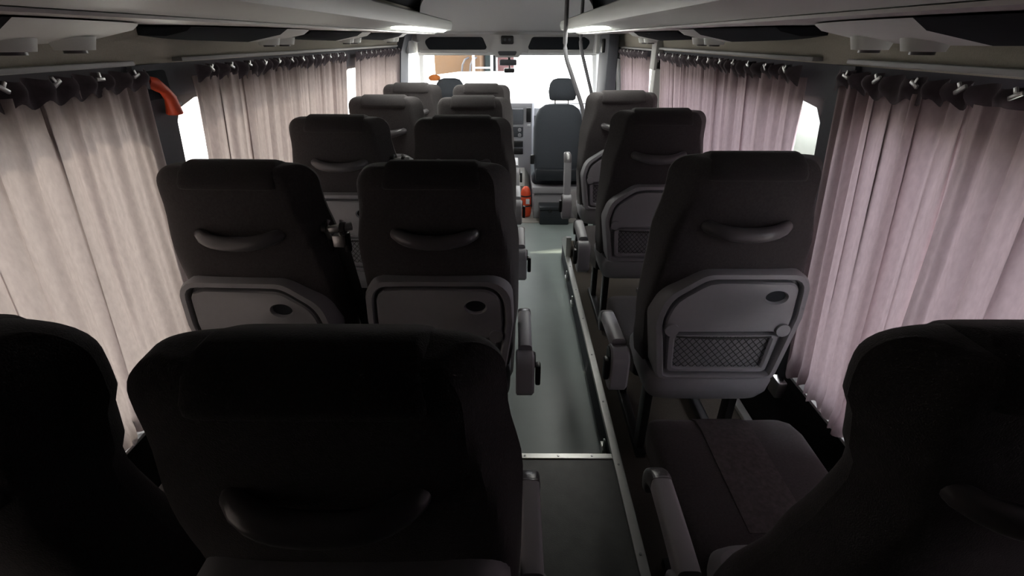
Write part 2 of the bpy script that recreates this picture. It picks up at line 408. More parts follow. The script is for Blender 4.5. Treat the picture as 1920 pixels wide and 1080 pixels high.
def seat(x, y, kind, label, group, z=PF, rz=0, arm_up=0, narrow=False, fwd=0):
    t = empty('passenger_seat', (x, y, z), label, 'seat', group, rz)
    k = 'n' if narrow else ''
    b = obj('backrest', lambda: back_bm(WTAB_N if narrow else WTAB, kind), 'fabric', t, 'back'+k+kind, ang=28)
    obj('headrest_cover', cover_bm, 'cover', t, 'cover', ang=60)
    obj('grab_handle', handle_bm, 'handle', t, 'handle', ang=60)
    if not narrow:
        o = obj('back_panel', lambda: shell_bm(kind), 'plastic', t, 'shell'+kind); o.location.z = -.024
        tr = obj('tray_table', lambda: tray_bm(kind), 'plastic', t, 'tray'+kind); tr.location.z = -.024
        o = obj('cup_recess', lambda: loft(NB(), [[(.0265*math.cos(2*PI*q/32), y, .0165*math.sin(2*PI*q/32)) for q in range(32)] for y in (-.0115, .003)]), 'recess', tr, 'cuprecess'); o.location = (HC[kind][0], 0, HC[kind][1])  # near-black plate paints shade into the cup hole
        for s in (-1, 1):
            o = obj('hinge_knob', lambda: cyl(NB(), (0, 0, 0), .019, .024, 'Y', 20, .019), 'plastic', tr, 'knob'); o.location = (s*.152, -.014, .622)
        nf = obj('net_pocket', net_bm, 'net', t, 'net'); nf.location.z = -.024; obj('pocket_frame', netframe_bm, 'plastic', nf, 'netframe')
    obj('seat_base', base_bm, 'plastic', t, 'base')
    c = obj('seat_cushion', cushion_bm, 'fabric', t, 'cushion', ang=60); c.location.y = fwd*.8
    obj('centre_panel', stripe_bm, 'stripe', c, 'stripe', ang=60)
    for s in (-1, 1):
        o = obj('leg', leg_bm, 'black', t, 'leg'); o.location = (s*.14, 0, 0)
    if kind in ('aisle', 'right'):
        sx = .236 if kind == 'aisle' else -.272; sg = 1 if kind == 'aisle' else -1
        a = obj('armrest', arm_bm, 'plastic_light', t, 'arm'); a.location = (sx, .055+fwd, .49); a.rotation_euler = (math.radians(arm_up), 0, 0)
        obj('armrest_cap', armcap_bm, 'handle', a, 'armcap')
        p = obj('armrest_pivot', pivot_bm, 'plastic_light', t, 'pivot'); p.location = (sx, .045+fwd, .47)
        d = obj('pivot_disc', disc_bm, 'black', p, 'disc'); d.location = (sg*.028, .0, 0)
        l = obj('release_lever', lever_bm, 'black', p, 'lever'); l.location = (sg*.038, -.02, .0)
    if kind == 'window' and not narrow:
        br = obj('belt_bracket', bracket_bm, 'steel', t, 'bracket'); br.location = (.182, .06, .885)
        for q in (.012, .058): o = obj('bracket_clamp', bracketblack_bm, 'black', br, 'bracketb'); o.location = (q, 0, 0)
        def bw():
            bm = NB(); rings = []
            for q in ((.225, .07, .86), (.230, .10, .7), (.232, .17, .45)):
                rings.append([(q[0]-.018, q[1], q[2]), (q[0]+.018, q[1], q[2]), (q[0]+.018, q[1]+.002, q[2]), (q[0]-.018, q[1]+.002, q[2])])
            return loft(bm, rings)
        obj('seat_belt', bw, 'belt', t, 'belt')
    return t
G = 'high-backed passenger seats with grab handles'
rowname = {1: 'rearmost', 2: 'second', 3: 'third', 4: 'fourth', 5: 'fifth'}
# x, y of rear plane
AI = {1: (-.203, .35), 2: (-.202, 1.14), 3: (-.207, 1.93), 4: (-.218, 2.66), 5: (-.225, 3.44)}
WI = {1: (-.627, .32), 2: (-.685, 1.115), 3: (-.69, 1.90), 4: (-.685, 2.64), 5: (-.69, 3.41)}
RI = {1: (.575, .35), 2: (.585, 1.14), 3: (.585, 1.97), 4: (.58, 2.70)}
lab_a = {1: 'black fabric seat filling the bottom middle of the view, nearest beside the aisle',
         2: 'dark tray-table seat left of the aisle, just ahead of the nearest middle seat',
         3: 'dark seat left of the aisle in the third row from the back',
         4: 'dark grey seat left of the aisle in the fourth row from the back',
         5: 'dark seat left of the aisle in the foremost passenger row, against the windscreen glare'}
lab_w = {1: 'black seat cut off by the lower left corner, against the left curtain',
         2: 'dark seat by the left curtain with tray table and a smiling grey grab handle',
         3: 'dark seat by the left curtains in the third row from the back, grab handle lit',
         4: 'dark seat by the left curtains in the fourth row from the back',
         5: 'dark seat by the left wall in the front row of passenger seats'}
lab_r = {1: 'black seat cut off by the lower right corner, with empty striped cushion ahead of it',
         2: 'dark single seat right of the aisle, nearest one with tray table and net pocket',
         3: 'dark single seat right of the aisle, in the middle between two others',
         4: 'dark single seat right of the aisle, farthest, with its armrest raised upright'}
for r in (5, 4, 3, 2, 1):
    seat(*AI[r], 'aisle', lab_a[r], G, fwd=.1 if r == 1 else 0)
    seat(*WI[r], 'window', lab_w[r], G, z=PF+(.03 if r == 1 else .006), rz=math.radians(-2 if r > 1 else 0), narrow=(r == 1), fwd=.1 if r == 1 else 0)
for r in (4, 3, 2, 1):
    seat(*RI[r], 'right', lab_r[r], G, z=PF+(.008 if r == 1 else .022), arm_up=(72 if r == 4 else (-8 if r == 2 else 0)), narrow=(r == 1), fwd=.1 if r == 1 else 0)

# small wheel-shaped seat foot under the nearest whole right seat
t = empty('seat_fixing_wheel', (.74, 1.24, PF), 'small black wheel with a bright bolt under the right-hand seat', 'wheel')
obj('wheel', cyl(NB(), (0, .03, .125), .027, .02, 'Y', 24), 'black', t); obj('bolt', cyl(NB(), (0, .012, .125), .011, .03, 'Y', 12), 'steel', t)
obj('stalk', box(NB(), (-.01, .03, 0), (.01, .045, .125), .003), 'black', t)

# ------------------------------------------------------------------ walls
def XW(s, Z):       # inner wall surface (Z relative to the eye)
    base = -.965 if s < 0 else .835
    if Z > -.05: d = -(Z+.05)*.25-max(0, Z-.1)*.45
    elif Z > -.97: d = (-.05-Z)*.109
    else: d = .100
    return base + s*d
def wslab(bm, s, y0, y1, Z0, Z1, th=.05, inn=0., n=1):
    for i in range(n):
        a = Z0+(Z1-Z0)*i/n; b = Z0+(Z1-Z0)*(i+1)/n
        vs = [bm.verts.new((XW(s, Z)-s*inn+s*o, y, CZ+Z)) for y in (y0, y1) for Z in (a, b) for o in (0, th)]
        for f in ((0, 1, 3, 2), (4, 6, 7, 5), (0, 4, 5, 1), (2, 3, 7, 6), (0, 2, 6, 4), (1, 5, 7, 3)): bm.faces.new([vs[i2] for i2 in f])
    return bm
WT, WB = -.145, -.93
YB, YF = -.6, 4.45
GL = {-1: [(-.12, 1.30), (1.445, 2.93), (2.99, 4.25)], 1: [(.15, 1.27), (1.385, 2.93), (3.15, 4.05)]}
nwin = 1
for s, nm in ((-1, 'left'), (1, 'right')):
    bm = NB(); wslab(bm, s, YB, YF, -.97, -1.48, n=1); wslab(bm, s, YB, YF, WB, -.97)
    w = struct('wall_'+nm, bm, 'carpet')
    bm = NB(); wslab(bm, s, YB, YF, WT, -.06)
    struct('trim_%d' % (70+s), bm, 'pillar')
    bm = NB(); loft(bm, [[(XW(s, Z)+s*o, y, CZ+Z) for Z, o in ((-.06, 0), (.1, 0), (.22, 0), (.22, .05), (-.06, .05))] for y in (YB, 4.9)])
    struct('wall_'+nm+'_upper', bm, 'wallcloth')
    g = GL[s]; ends = [(YB, g[0][0]), (g[0][1], g[1][0]), (g[1][1], g[2][0]), (g[2][1], YF)]
    for i, (a, b) in enumerate(ends):
        bm = NB(); wslab(bm, s, a, b, WB, WT, th=.06, inn=.012)
        # panel running up beside the rail
        if i == 1: wslab(bm, s, a+.01, b-.01, WT, -.06, th=.05, inn=.012)
        struct('trim_%d' % (nwin+20+i), bm, 'pillar' if i < 2 else 'pillar_light')
    for (a, b) in g:
        # rubber frame with rounded corners, glass inside
        N = 80; c = ((a+b)/2, (WT+WB)/2)
        o = resamp(rpoly([(a-.01, WB-.01, .01), (b+.01, WB-.01, .01), (b+.01, WT+.01, .01), (a-.01, WT+.01, .01)]), c, N)
        i_ = resamp(rpoly([(a+.015, WB+.015, .09), (b-.015, WB+.015, .09), (b-.015, WT-.015, .09), (a+.015, WT-.015, .09)]), c, N)
        bm = NB(); vr = [[bm.verts.new((XW(s, p.y)+s*dx, p.x, CZ+p.y)) for p in q] for q, dx in ((i_, .045), (i_, .006), (o, .006), (o, .045))]
        for A, B in list(zip(vr, vr[1:]))+[(vr[-1], vr[0])]:
            for k in range(N): bm.faces.new((A[k], A[(k+1) % N], B[(k+1) % N], B[k]))
        wi = struct('window_%d' % nwin, bm, 'black')
        bm = NB(); wslab(bm, s, a, b, WB, WT, th=.004, inn=-.03)
        obj('glass', bm, 'glass', wi)
        nwin += 1

# ------------------------------------------------------------------ floors
struct('floor', box(NB(), (-1.12, -.6, -.05), (1.0, 4.12, 0)), 'vinyl')
struct('floor_cab', box(NB(), (-1.12, 4.12, -.05), (1.0, 5.9, .004)), 'cab_floor')
struct('floor_platform_left', box(NB(), (-1.1, -.6, 0), (-.04, 4.05, PF), .004, 1), 'vinyl2')
struct('floor_platform_right', box(NB(), (.365, -.6, 0), (.97, 3.33, PF), .004, 1), 'carpet2')
struct('floor_rear', box(NB(), (-.04, -.6, 0), (.365, 1.25, PF-.001)), 'vinyl2')
def riser(): 
    return box(NB(), (.358, 1.25, 0), (.366, 3.33, PF-.02))
struct('trim_41', riser(), 'pillar')
def strip(name, lo, hi, label_n):
    bm = box(NB(), lo, hi, .002, 1); return struct(name, bm, 'alu')
strip('trim_42', (.352, -.5, PF-.012), (.384, 3.33, PF+.004), 0)
strip('trim_43', (-.04, 1.237, PF-.012), (.352, 1.262, PF+.0035), 0)
strip('trim_44', (.895, .9, PF), (.925, 3.3, PF+.02), 0)
for k in range(9):
    o = obj('screw', lambda: cyl(NB(), (0, 0, 0), .004, .003, 'Z', 10), 'steel', bpy.data.objects['trim_42'], 'screw'); o.location = (.368, .55+.33*k, PF+.005)
for k in range(3):
    o = obj('screw', None, 'steel', bpy.data.objects['trim_43'], 'screw'); o.location = (.04+.12*k, 1.25, PF+.0045)
# folding latch brackets on the riser
for y, l in ((1.35, 'small metal latch on the step edge near the cross strip'), (2.5, 'small metal latch on the step edge beside the middle right seat'), (2.85, 'tall metal bracket hanging off the step edge near its far end')):
    o = obj('latch', box(box(NB(), (.340, y, .05), (.358, y+.05, .075), .003), (.343, y+.005, .07), (.351, y+.02, .12), .003), 'alu'); tag(o, l, 'latch', 'metal fittings on the step edge')
# end plate of the platform
bm = NB(); loft(bm, [[(x, 3.33, PF), (x, 3.33, PF+.02), (x, 3.05, PF+.14), (x, 3.02, PF+.14), (x, 3.02, PF)] for x in (.352, .385)])
tag(obj('step_end_plate', bm, 'alu'), 'pale triangular metal plate at the far end of the step edge', 'plate')

# ------------------------------------------------------------------ roof, rear wall
def roof():
    bm = NB(); rings = []
    prof = [(XW(-1, .2)-.03, .2), (-.74, .32), (-.55, .40), (-.3, .43), (-.065, .44), (.17, .43), (.42, .40), (.61, .32), (XW(1, .2)+.03, .2)]
    for y in (YB, 4.9):
        rings.append([(x, y, CZ+z) for x, z in prof]+[(x*1.05, y, CZ+z+.05) for x, z in reversed(prof)])
    return loft(bm, rings)
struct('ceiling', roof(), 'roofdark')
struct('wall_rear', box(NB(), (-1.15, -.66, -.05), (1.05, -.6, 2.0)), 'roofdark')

# headliner sloping down to the cab shelf
def headliner():
    bm = NB(); rings = []
    for y, z, xl, xr in ((4.02, .425, -.60, .47), (4.14, .40, -.66, .53), (4.35, .30, -.74, .61), (4.58, .16, -.80, .67), (4.72, .07, -.83, .70), (4.80, .035, -.84, .71)):
        n = 16; top = []; bot = []
        for k in range(n+1):
            t = k/n*2-1; x = (xl+xr)/2+(xr-xl)/2*t
            zz = z-.12*abs(t)**5*max(0, (4.8-y)/.7)
            top.append((x, y, CZ+zz)); bot.append((x, y+.05, CZ+zz+.04))
        rings.append(top+bot[::-1])
    return loft(bm, rings)
struct('ceiling_front', headliner(), 'headliner')
# cab shelf: front panel with flat dark plates painting the shade of two recesses, and centre console
sh = empty('overhead_shelf', (-.065, 4.78, CZ), 'pale grey overhead shelf above the windscreen with two dark recesses', 'shelf')
def shelf_body():
    bm = NB()
    prof = [(-.02, .05), (0, .03), (.0, -.11), (.02, -.135), (.28, -.125), (.28, .10)]
    loft(bm, [[(x, y, z-.01*0) for y, z in prof] for x in (-.80, -.79, .79, .80)]); return bm
obj('shelf_body', shelf_body(), 'headliner', sh)
for s in (-1, 1):
    poly = rpoly([(.175, -.088, .02), (.70, -.088, .03), (.74, -.02, .03), (.68, .012, .03), (.22, .012, .03)])
    if s < 0: poly = [Vector((-p.x, p.y)) for p in reversed(poly)]
    obj('recess', plate(NB(), poly, -.006, .01, .002), 'recess', sh)  # flat dark plate on the shelf face, painted-in shade of a recess
    obj('sun_visor', box(NB(), (s*.18 if s > 0 else -.78, -.012, -.120), (.78 if s > 0 else -.18, .02, -.088), .008), 'headliner', sh)
cc = obj('centre_console', loft(NB(), [[(x, y, z) for x, z in ((-.12, .03), (.12, .03), (.15, -.09), (.10, -.15), (-.10, -.15), (-.15, -.09))] for y in (-.035, -.03, .05)]), 'headliner', sh)
obj('light_unit', plate(NB(), rpoly([(-.055, -.045, .012), (.055, -.045, .012), (.055, .022, .012), (-.055, .022, .012)]), -.052, -.03, .003), 'black', cc)
obj('sensor_cover', plate(NB(), rpoly([(-.07, -.135, .01), (.07, -.135, .01), (.09, -.10, .01), (-.09, -.10, .01)]), -.045, -.03, .003), 'dashdark', cc)
for x in (-.02, .02): obj('lamp_button', cyl(NB(), (x, -.054, -.01), .012, .006, 'Y', 16), 'dashdark', cc)
# rear-view mirror
mr = empty('rear_view_mirror', (-.05, 4.84, CZ-.205), 'dark rear-view mirror hanging under the overhead console', 'mirror')
obj('mirror_housing', box(NB(), (-.09, -.01, -.015), (.07, .02, .035), .012), 'dashdark', mr)
obj('mirror_arm', box(NB(), (-.012, 0, .03), (.012, .02, .072), .004), 'black', mr)
dc = obj('dash_camera', box(box(NB(), (-.10, 4.9, CZ-.285), (.0, 4.95, CZ-.245), .012), (-.055, 4.915, CZ-.25), (-.04, 4.93, CZ-.16), .004), 'black'); tag(dc, 'small black dash camera below the rear-view mirror', 'camera')

# ------------------------------------------------------------------ cab shell
struct('window_7', loft(NB(), [[(-.99, 5.55, CZ-.62), (.87, 5.55, CZ-.62), (.87, 5.555, CZ-.62), (-.99, 5.555, CZ-.62)], [(-.81, 5.0, CZ-.115), (.69, 5.0, CZ-.115), (.69, 5.005, CZ-.115), (-.81, 5.005, CZ-.115)]]), 'glass')
for s, nm in ((-1, 'left'), (1, 'right')):
    xb = -.065+s*.96; xt = -.065+s*.84
    bm = NB(); tube(bm, [(-.065+s*.965, 5.6, CZ-.64), (-.065+s*.90, 5.32, CZ-.38), (-.065+s*.835, 5.02, CZ-.12), (-.065+s*.80, 4.8, CZ+.02)], [.05, .05, .05, .06], 8)
    struct('trim_%d' % (51 if s < 0 else 52), bm, 'headliner')
    bm = NB(); loft(bm, [[(x, y, z) for x, z in ((xb, 0), (xb, CZ-.60), (xb-s*.06, CZ-.60), (xb-s*.06, 0))] for y in (4.45, 5.6)])
    struct('wall_cab_'+nm, bm, 'dash')
    # B pillar
    bm = NB(); loft(bm, [[(-.065+s*(q+o), y, CZ+z) for z, q in ((-.7, .96), (-.1, .89), (.2, .78))]+[(-.065+s*(q+.08+o), y, CZ+z) for z, q in ((.2, .78), (-.1, .89), (-.7, .96))] for y, o in ((4.40, -.02), (4.72, -.02))])
    struct('trim_%d' % (53 if s < 0 else 54), bm, 'pillar_light' if s > 0 else 'pillar')
    bm = NB(); loft(bm, [[(-.065+s*(q), y, CZ+z) for z, q in ((-.62, .96), (-.1, .86))]+[(-.065+s*(q+.004), y, CZ+z) for z, q in ((-.1, .86), (-.62, .96))] for y in (4.7, 5.5)])
    struct('window_%d' % (8 if s < 0 else 9), bm, 'glass')
    bm = NB(); box(bm, (-.065+s*.80-.04, 4.6, CZ-.12), (-.065+s*.80+.08*s, 5.1, CZ+.1), .02)
    struct('trim_%d' % (55 if s < 0 else 56), bm, 'headliner')
    bm = NB(); box(bm, (-.065+s*.96-.06, 5.6, 0), (-.065+s*.96+.06, 5.7, CZ-.62), .01)
    struct('trim_%d' % (57 if s < 0 else 58), bm, 'dash')
struct('wall_front', box(NB(), (-1.05, 5.6, -.05), (.92, 5.66, CZ-.63)), 'dashdark')
struct('ceiling_cab', box(NB(), (-1.0, 4.87, CZ+.06), (.87, 5.05, CZ+.50)), 'roofdark')

# dashboard
da = empty('dashboard', (0, 5.0, 0), 'pale grey dashboard with a centre stack, screen and vents beneath the windscreen', 'dashboard')
def dash_main():
    bm = NB(); rings = []
    for x, dz in ((-1.0, 0), (-.6, .03), (-.2, .0), (.3, -.02), (.9, -.03)):
        rings.append([(x, y, CZ+z+dz) for y, z in ((.02, -.95), (-.02, -.80), (-.02, -.66), (.06, -.60), (.5, -.60), (.58, -.64), (.58, -1.0))])
    return loft(bm, rings)
obj('dash_body', dash_main(), 'dashdark', da)
cs = obj('centre_stack', loft(NB(), [[(x, y, CZ+z) for x, y in ((-.14, 0), (-.13, -d), (.17, -d), (.19, -d+.02), (.20, .1), (-.14, .1))] for z, d in ((-.555, .07), (-.60, .10), (-.85, .12), (-1.05, .16), (-1.44, .2))]), 'dash', da)
obj('screen', plate(NB(), rpoly([(-.11, CZ-.74, .01), (.085, CZ-.74, .01), (.085, CZ-.60, .01), (-.11, CZ-.60, .01)]), -.125, -.09, .003), 'screen', cs)
vn = obj('air_vent', plate(NB(), rpoly([(.115, CZ-.72, .008), (.16, CZ-.72, .008), (.16, CZ-.59, .008), (.115, CZ-.59, .008)]), -.13, -.09, .003), 'black', cs)
obj('vent_button', box(NB(), (.125, -.135, CZ-.76), (.155, -.11, CZ-.74), .003), 'white', cs)
obj('radio', box(NB(), (-.11, -.135, CZ-.86), (.085, -.10, CZ-.765), .006), 'dashdark', cs)
for x, z in ((.05, -.79), (.05, -.84)): obj('dial', cyl(NB(), (x, -.145, CZ+z), .017, .02, 'Y', 16), 'plastic_light', cs)
for z in (-.95, -1.02): obj('storage_slot', box(NB(), (-.10, -.165, CZ+z), (.085, -.12, CZ+z+.055), .005), 'black', cs)
# tunnel / console foot in beige
bm = NB(); loft(bm, [[(x, y, z) for x, z in ((-.12, 0), (-.1, .28-.1*t), (-.06, .34-.12*t), (.10, .34-.12*t), (.14, .28-.1*t), (.17, 0))] for y, t in ((4.55, 1), (4.66, .3), (4.79, 0))])
tag(obj('console_foot', bm, 'cab_floor'), 'low beige floor console below the centre stack', 'console')

# ------------------------------------------------------------------ front seats
def front_seat(x, y, label):
    t = empty('front_seat', (x, y, 0), label, 'seat')
    rings = []
    for z, a, y0, y1 in ((.37, .185, .03, .16), (.45, .20, .02, .18), (.6, .21, 0, .17), (.8, .212, -.01, .15), (.90, .195, -.01, .13), (.955, .165, 0, .12), (.985, .12, .015, .10), (.992, .08, .03, .09)):
        rings.append(section(a, y0, y1, z, n=3.2))
    obj('backrest', lambda: loft(NB(), rings), 'frontseat', t, 'fback', ang=60)
    hr = []
    for z, a, b in ((1.02, .09, .03), (1.03, .108, .045), (1.09, .118, .055), (1.15, .108, .05), (1.18, .085, .04), (1.19, .05, .025)):
        hr.append([(x+.025, y, q) for x, y, q in section(a, .07-b, .07+b, z, n=3)])
    h = obj('headrest', lambda: loft(NB(), hr), 'frontseat', t, 'fhead', ang=60)
    for s in (-1, 1): obj('headrest_post', cyl(NB(), (.02+s*.055, .07, 1.0), .006, .08, 'Z', 10), 'steel', h)
    obj('back_shell', box(NB(), (-.19, -.03, .36), (.19, .04, .47), .02), 'box', t)
    obj('seat_cushion', box(NB(), (-.22, .08, .30), (.22, .6, .42), .04, 4), 'frontseat', t)
    b = obj('seat_pedestal', box(box(NB(), (-.20, .02, .0), (.20, .5, .25), .01), (-.215, .0, .24), (.215, .5, .30), .01), 'plastic_light', t)
    obj('seat_lever', box(NB(), (-.235, .02, .50), (-.20, .05, .58), .006), 'black', t)
    return t
front_seat(.375, 4.22, 'dark blue-grey front passenger seat with headrest, beyond the handrails')
front_seat(-.56, 4.22, 'dark driver seat mostly hidden, its headrest showing above the front-left passenger seats')
bm = NB(); rr = []
for z, a in ((1.17, .035), (1.185, .05), (1.20, .045), (1.212, .02)): rr.append(section(a, -.04, .05, z, n=2.4, N=20))
o = obj('orange_cap', loft(bm, rr), 'orange', ang=60); o.location = (-.655, 4.27, .005); tag(o, 'orange cloth cap on the left end of the driver headrest', 'cap')

# black tool box and red bottle behind the front passenger seat
tb = empty('tool_box', (.35, 4.07, 0), 'black plastic tool box on the floor behind the front passenger seat', 'box')
obj('box_body', box(NB(), (-.125, 0, 0), (.135, .15, .135), .012), 'box', tb)
obj('box_lid', box(NB(), (-.13, -.004, .135), (.14, .15, .165), .008), 'box', tb)
for x in (-.05, .07): obj('latch', box(NB(), (x, -.01, .12), (x+.03, 0, .15), .003), 'black', tb)
fb = empty('red_bottle', (.105, 4.30, .004), 'orange-red rounded bottle with dark straps beside the front seat base', 'bottle')
rr = []
for z, r in ((0, .03), (.01, .045), (.04, .052), (.15, .050), (.22, .047), (.26, .035), (.28, .018)): rr.append([(r*math.cos(2*PI*k/20), r*math.sin(2*PI*k/20), z) for k in range(20)])
obj('bottle_body', loft(NB(), rr), 'red', fb, ang=60)
obj('strap', cyl(NB(), (0, 0, .11), .0525, .014, 'Z', 20), 'outdark', fb); obj('strap', cyl(NB(), (0, 0, .20), .0495, .012, 'Z', 20), 'outdark', fb)
obj('label', box(NB(), (.0, -.054, .13), (.035, -.045, .18), .004), 'white', fb)

# ------------------------------------------------------------------ handrails
def rail(pts, label):
    out = []
    for i, p in enumerate(pts):
        if 0 < i < len(pts)-1:
            a, b, c = Vector(pts[i-1]), Vector(p), Vector(pts[i+1])
            for t in (-1, -.5, 0, .5, 1):
                d = .06
                q0 = b+(a-b).normalized()*d; q1 = b+(c-b).normalized()*d; u = (t+1)/2
                out.append(q0*(1-u)**2+b*2*u*(1-u)+q1*u*u)
        else: out.append(Vector(p))
    t = empty('handrail', (0, 0, 0), label, 'handrail', 'grey handrails by the side door')
    obj('rail_tube', tube(NB(), out, .0135, 12), 'pole', t, ang=60)
    obj('floor_flange', cyl(NB(), Vector(pts[-1])+Vector((0, 0, .006)), .03, .012, 'Z', 16), 'pole', t)
rail([(.316, 3.375, CZ+.40), (.316, 3.375, CZ-.085), (.456, 3.375, CZ-.42), (.505, 3.375, CZ-.75), (.505, 3.375, 0)], 'grey bent handrail nearer the aisle, left of the pair')
rail([(.512, 4.2, CZ+.32), (.512, 4.2, CZ-.05), (.63, 4.2, CZ-.405), (.665, 4.2, CZ-.75), (.665, 4.2, 0.004)], 'grey bent handrail nearer the side door, right of the pair')

# side door (right)
dr = struct('door_1', box(NB(), (.70, 4.02, .0), (.78, 4.44, CZ+.03), .012), 'pillar')
hb = obj('door_handle', box(NB(), (.675, 4.16, CZ-.10), (.705, 4.22, CZ+.0), .012), 'black', dr)
struct('trim_61', box(NB(), (.79, 3.0, CZ-.16), (.835, 3.10, CZ+.03), .006), 'pillar_light')
struct('trim_62', box(NB(), (.80, 3.0, CZ-.9), (.85, 3.08, CZ-.1), .006), 'pillar_light')

# ------------------------------------------------------------------ luggage racks with strip lights
def rack(s, label):
    xi = -.46 if s < 0 else .335
    t = empty('luggage_rack', (0, 0, CZ), label, 'luggage rack')
    xo = XW(s, .05)-s*.026
    def body(y0, y1):
        rings = []
        ys = [y0]+[y1-.12, y1-.06, y1-.025, y1-.008, y1]
        for y in ys:
            e = max(0, (y-(y1-.12))/.12); ins = .09*(1-math.sqrt(max(0, 1-e*e)))
            x = xi+s*ins
            rings.append([(p, y, q) for p, q in ((x+s*.012, .115-ins*.2), (x, .108-ins*.2), (x-s*.004, .085), (x+s*.004, .056), (x+s*.02, .050), (x+s*.11, .040), (x+s*.12, .034), (xo+s*.02, .040), (xo+s*.02, .060), (x+s*.03, .062), (x+s*.024, .112-ins*.2))])
        return loft(NB(), rings)
    obj('rack_body', body(YB+.05, 4.12), 'rack', t, ang=30)
    # lining on the shelf and along the underside
    u = NB(); loft(u, [[(p, y, q) for p, q in ((xi+s*.13, .033), (xo+s*.02, .0375), (xo+s*.02, .031), (xi+s*.13, .028))] for y in (YB+.05, 4.02)])
    obj('underside_panel', u, 'rackunder', t)
    lt = NB(); rings = []
    for k in range(13):
        y = 2.35+1.62*k/12; e = min(1, (k+.15)*.8, (12-k+.15)*.8)
        a, b = xi+s*(.055-.035*e), xi+s*(.065+.04*e)
        zf = lambda x: .050-(abs(x-xi)-.02)*.11
        rings.append([(a, y, zf(a)+.002), (b, y, zf(b)+.002), (b, y, zf(b)-.002), ((a+b)/2, y, zf((a+b)/2)-.006), (a, y, zf(a)-.002)])
    obj('strip_light', loft(lt, rings), 'lamp', t, ang=60, label='lit white strip light under the rack edge')
rack(-1, 'pale grey luggage rack along the left wall above the curtains')
rack(1, 'pale grey luggage rack along the right wall above the curtains')

def pod(s, y0, y1, label, dark_front=True):
    xo = XW(s, .0)-s*.005; L = y1-y0
    t = empty('service_pod', (xo, y0, CZ+.026), label, 'vent panel', 'reading light and vent panels under the racks')
    def secs(f0, f1, n=7, m=0):
        rings = []
        for k in range(n+1):
            f = f0+(f1-f0)*k/n; e = math.sin(PI*min(max(f, .02), .98))**.5
            d = .016+.020*e; w = .10+.16*e
            rings.append([(0, f*L, 0), (-s*w, f*L, 0), (-s*w*.9, f*L, -d*.45), (-s*w*.5, f*L, -d), (0, f*L, -d*.9)])
        return loft(NB(), rings)
    obj('pod_shell', secs(.42, 1), 'rack', t, ang=50); obj('pod_cover', secs(0, .42), 'recess', t, ang=50, label='dark end cover')
    for f in (.55, .72):
        v = obj('air_nozzle', cyl(NB(), (0, 0, 0), .030, .022, 'Z', 20, .037), 'rack', t, 'noz'); v.location = (-s*.15, f*L, -.034)
        c = obj('nozzle_core', cyl(NB(), (0, 0, -.012), .018, .008, 'Z', 16), 'handle', v, 'nozc')
PL = [(.45, 1.17), (1.36, 2.06), (2.16, 2.88), (3.05, 3.75)]
PLn = ['overhead vent panel nearest on the left, its two round nozzles over the rear curtain', 'overhead vent panel on the left above the joined middle curtains, second from the back', 'overhead vent panel on the left, third from the back', 'smallest, farthest overhead vent panel on the left']
for (a, b), l in zip(PL, PLn): pod(-1, a, b, l)
PR = [(.45, 1.23), (1.42, 2.12), (2.28, 2.95)]
PRn = ['overhead vent panel nearest on the right, its nozzles over the rear curtains', 'overhead vent panel on the right above the middle curtains', 'farthest overhead vent panel on the right']
for (a, b), l in zip(PR, PRn): pod(1, a, b, l)

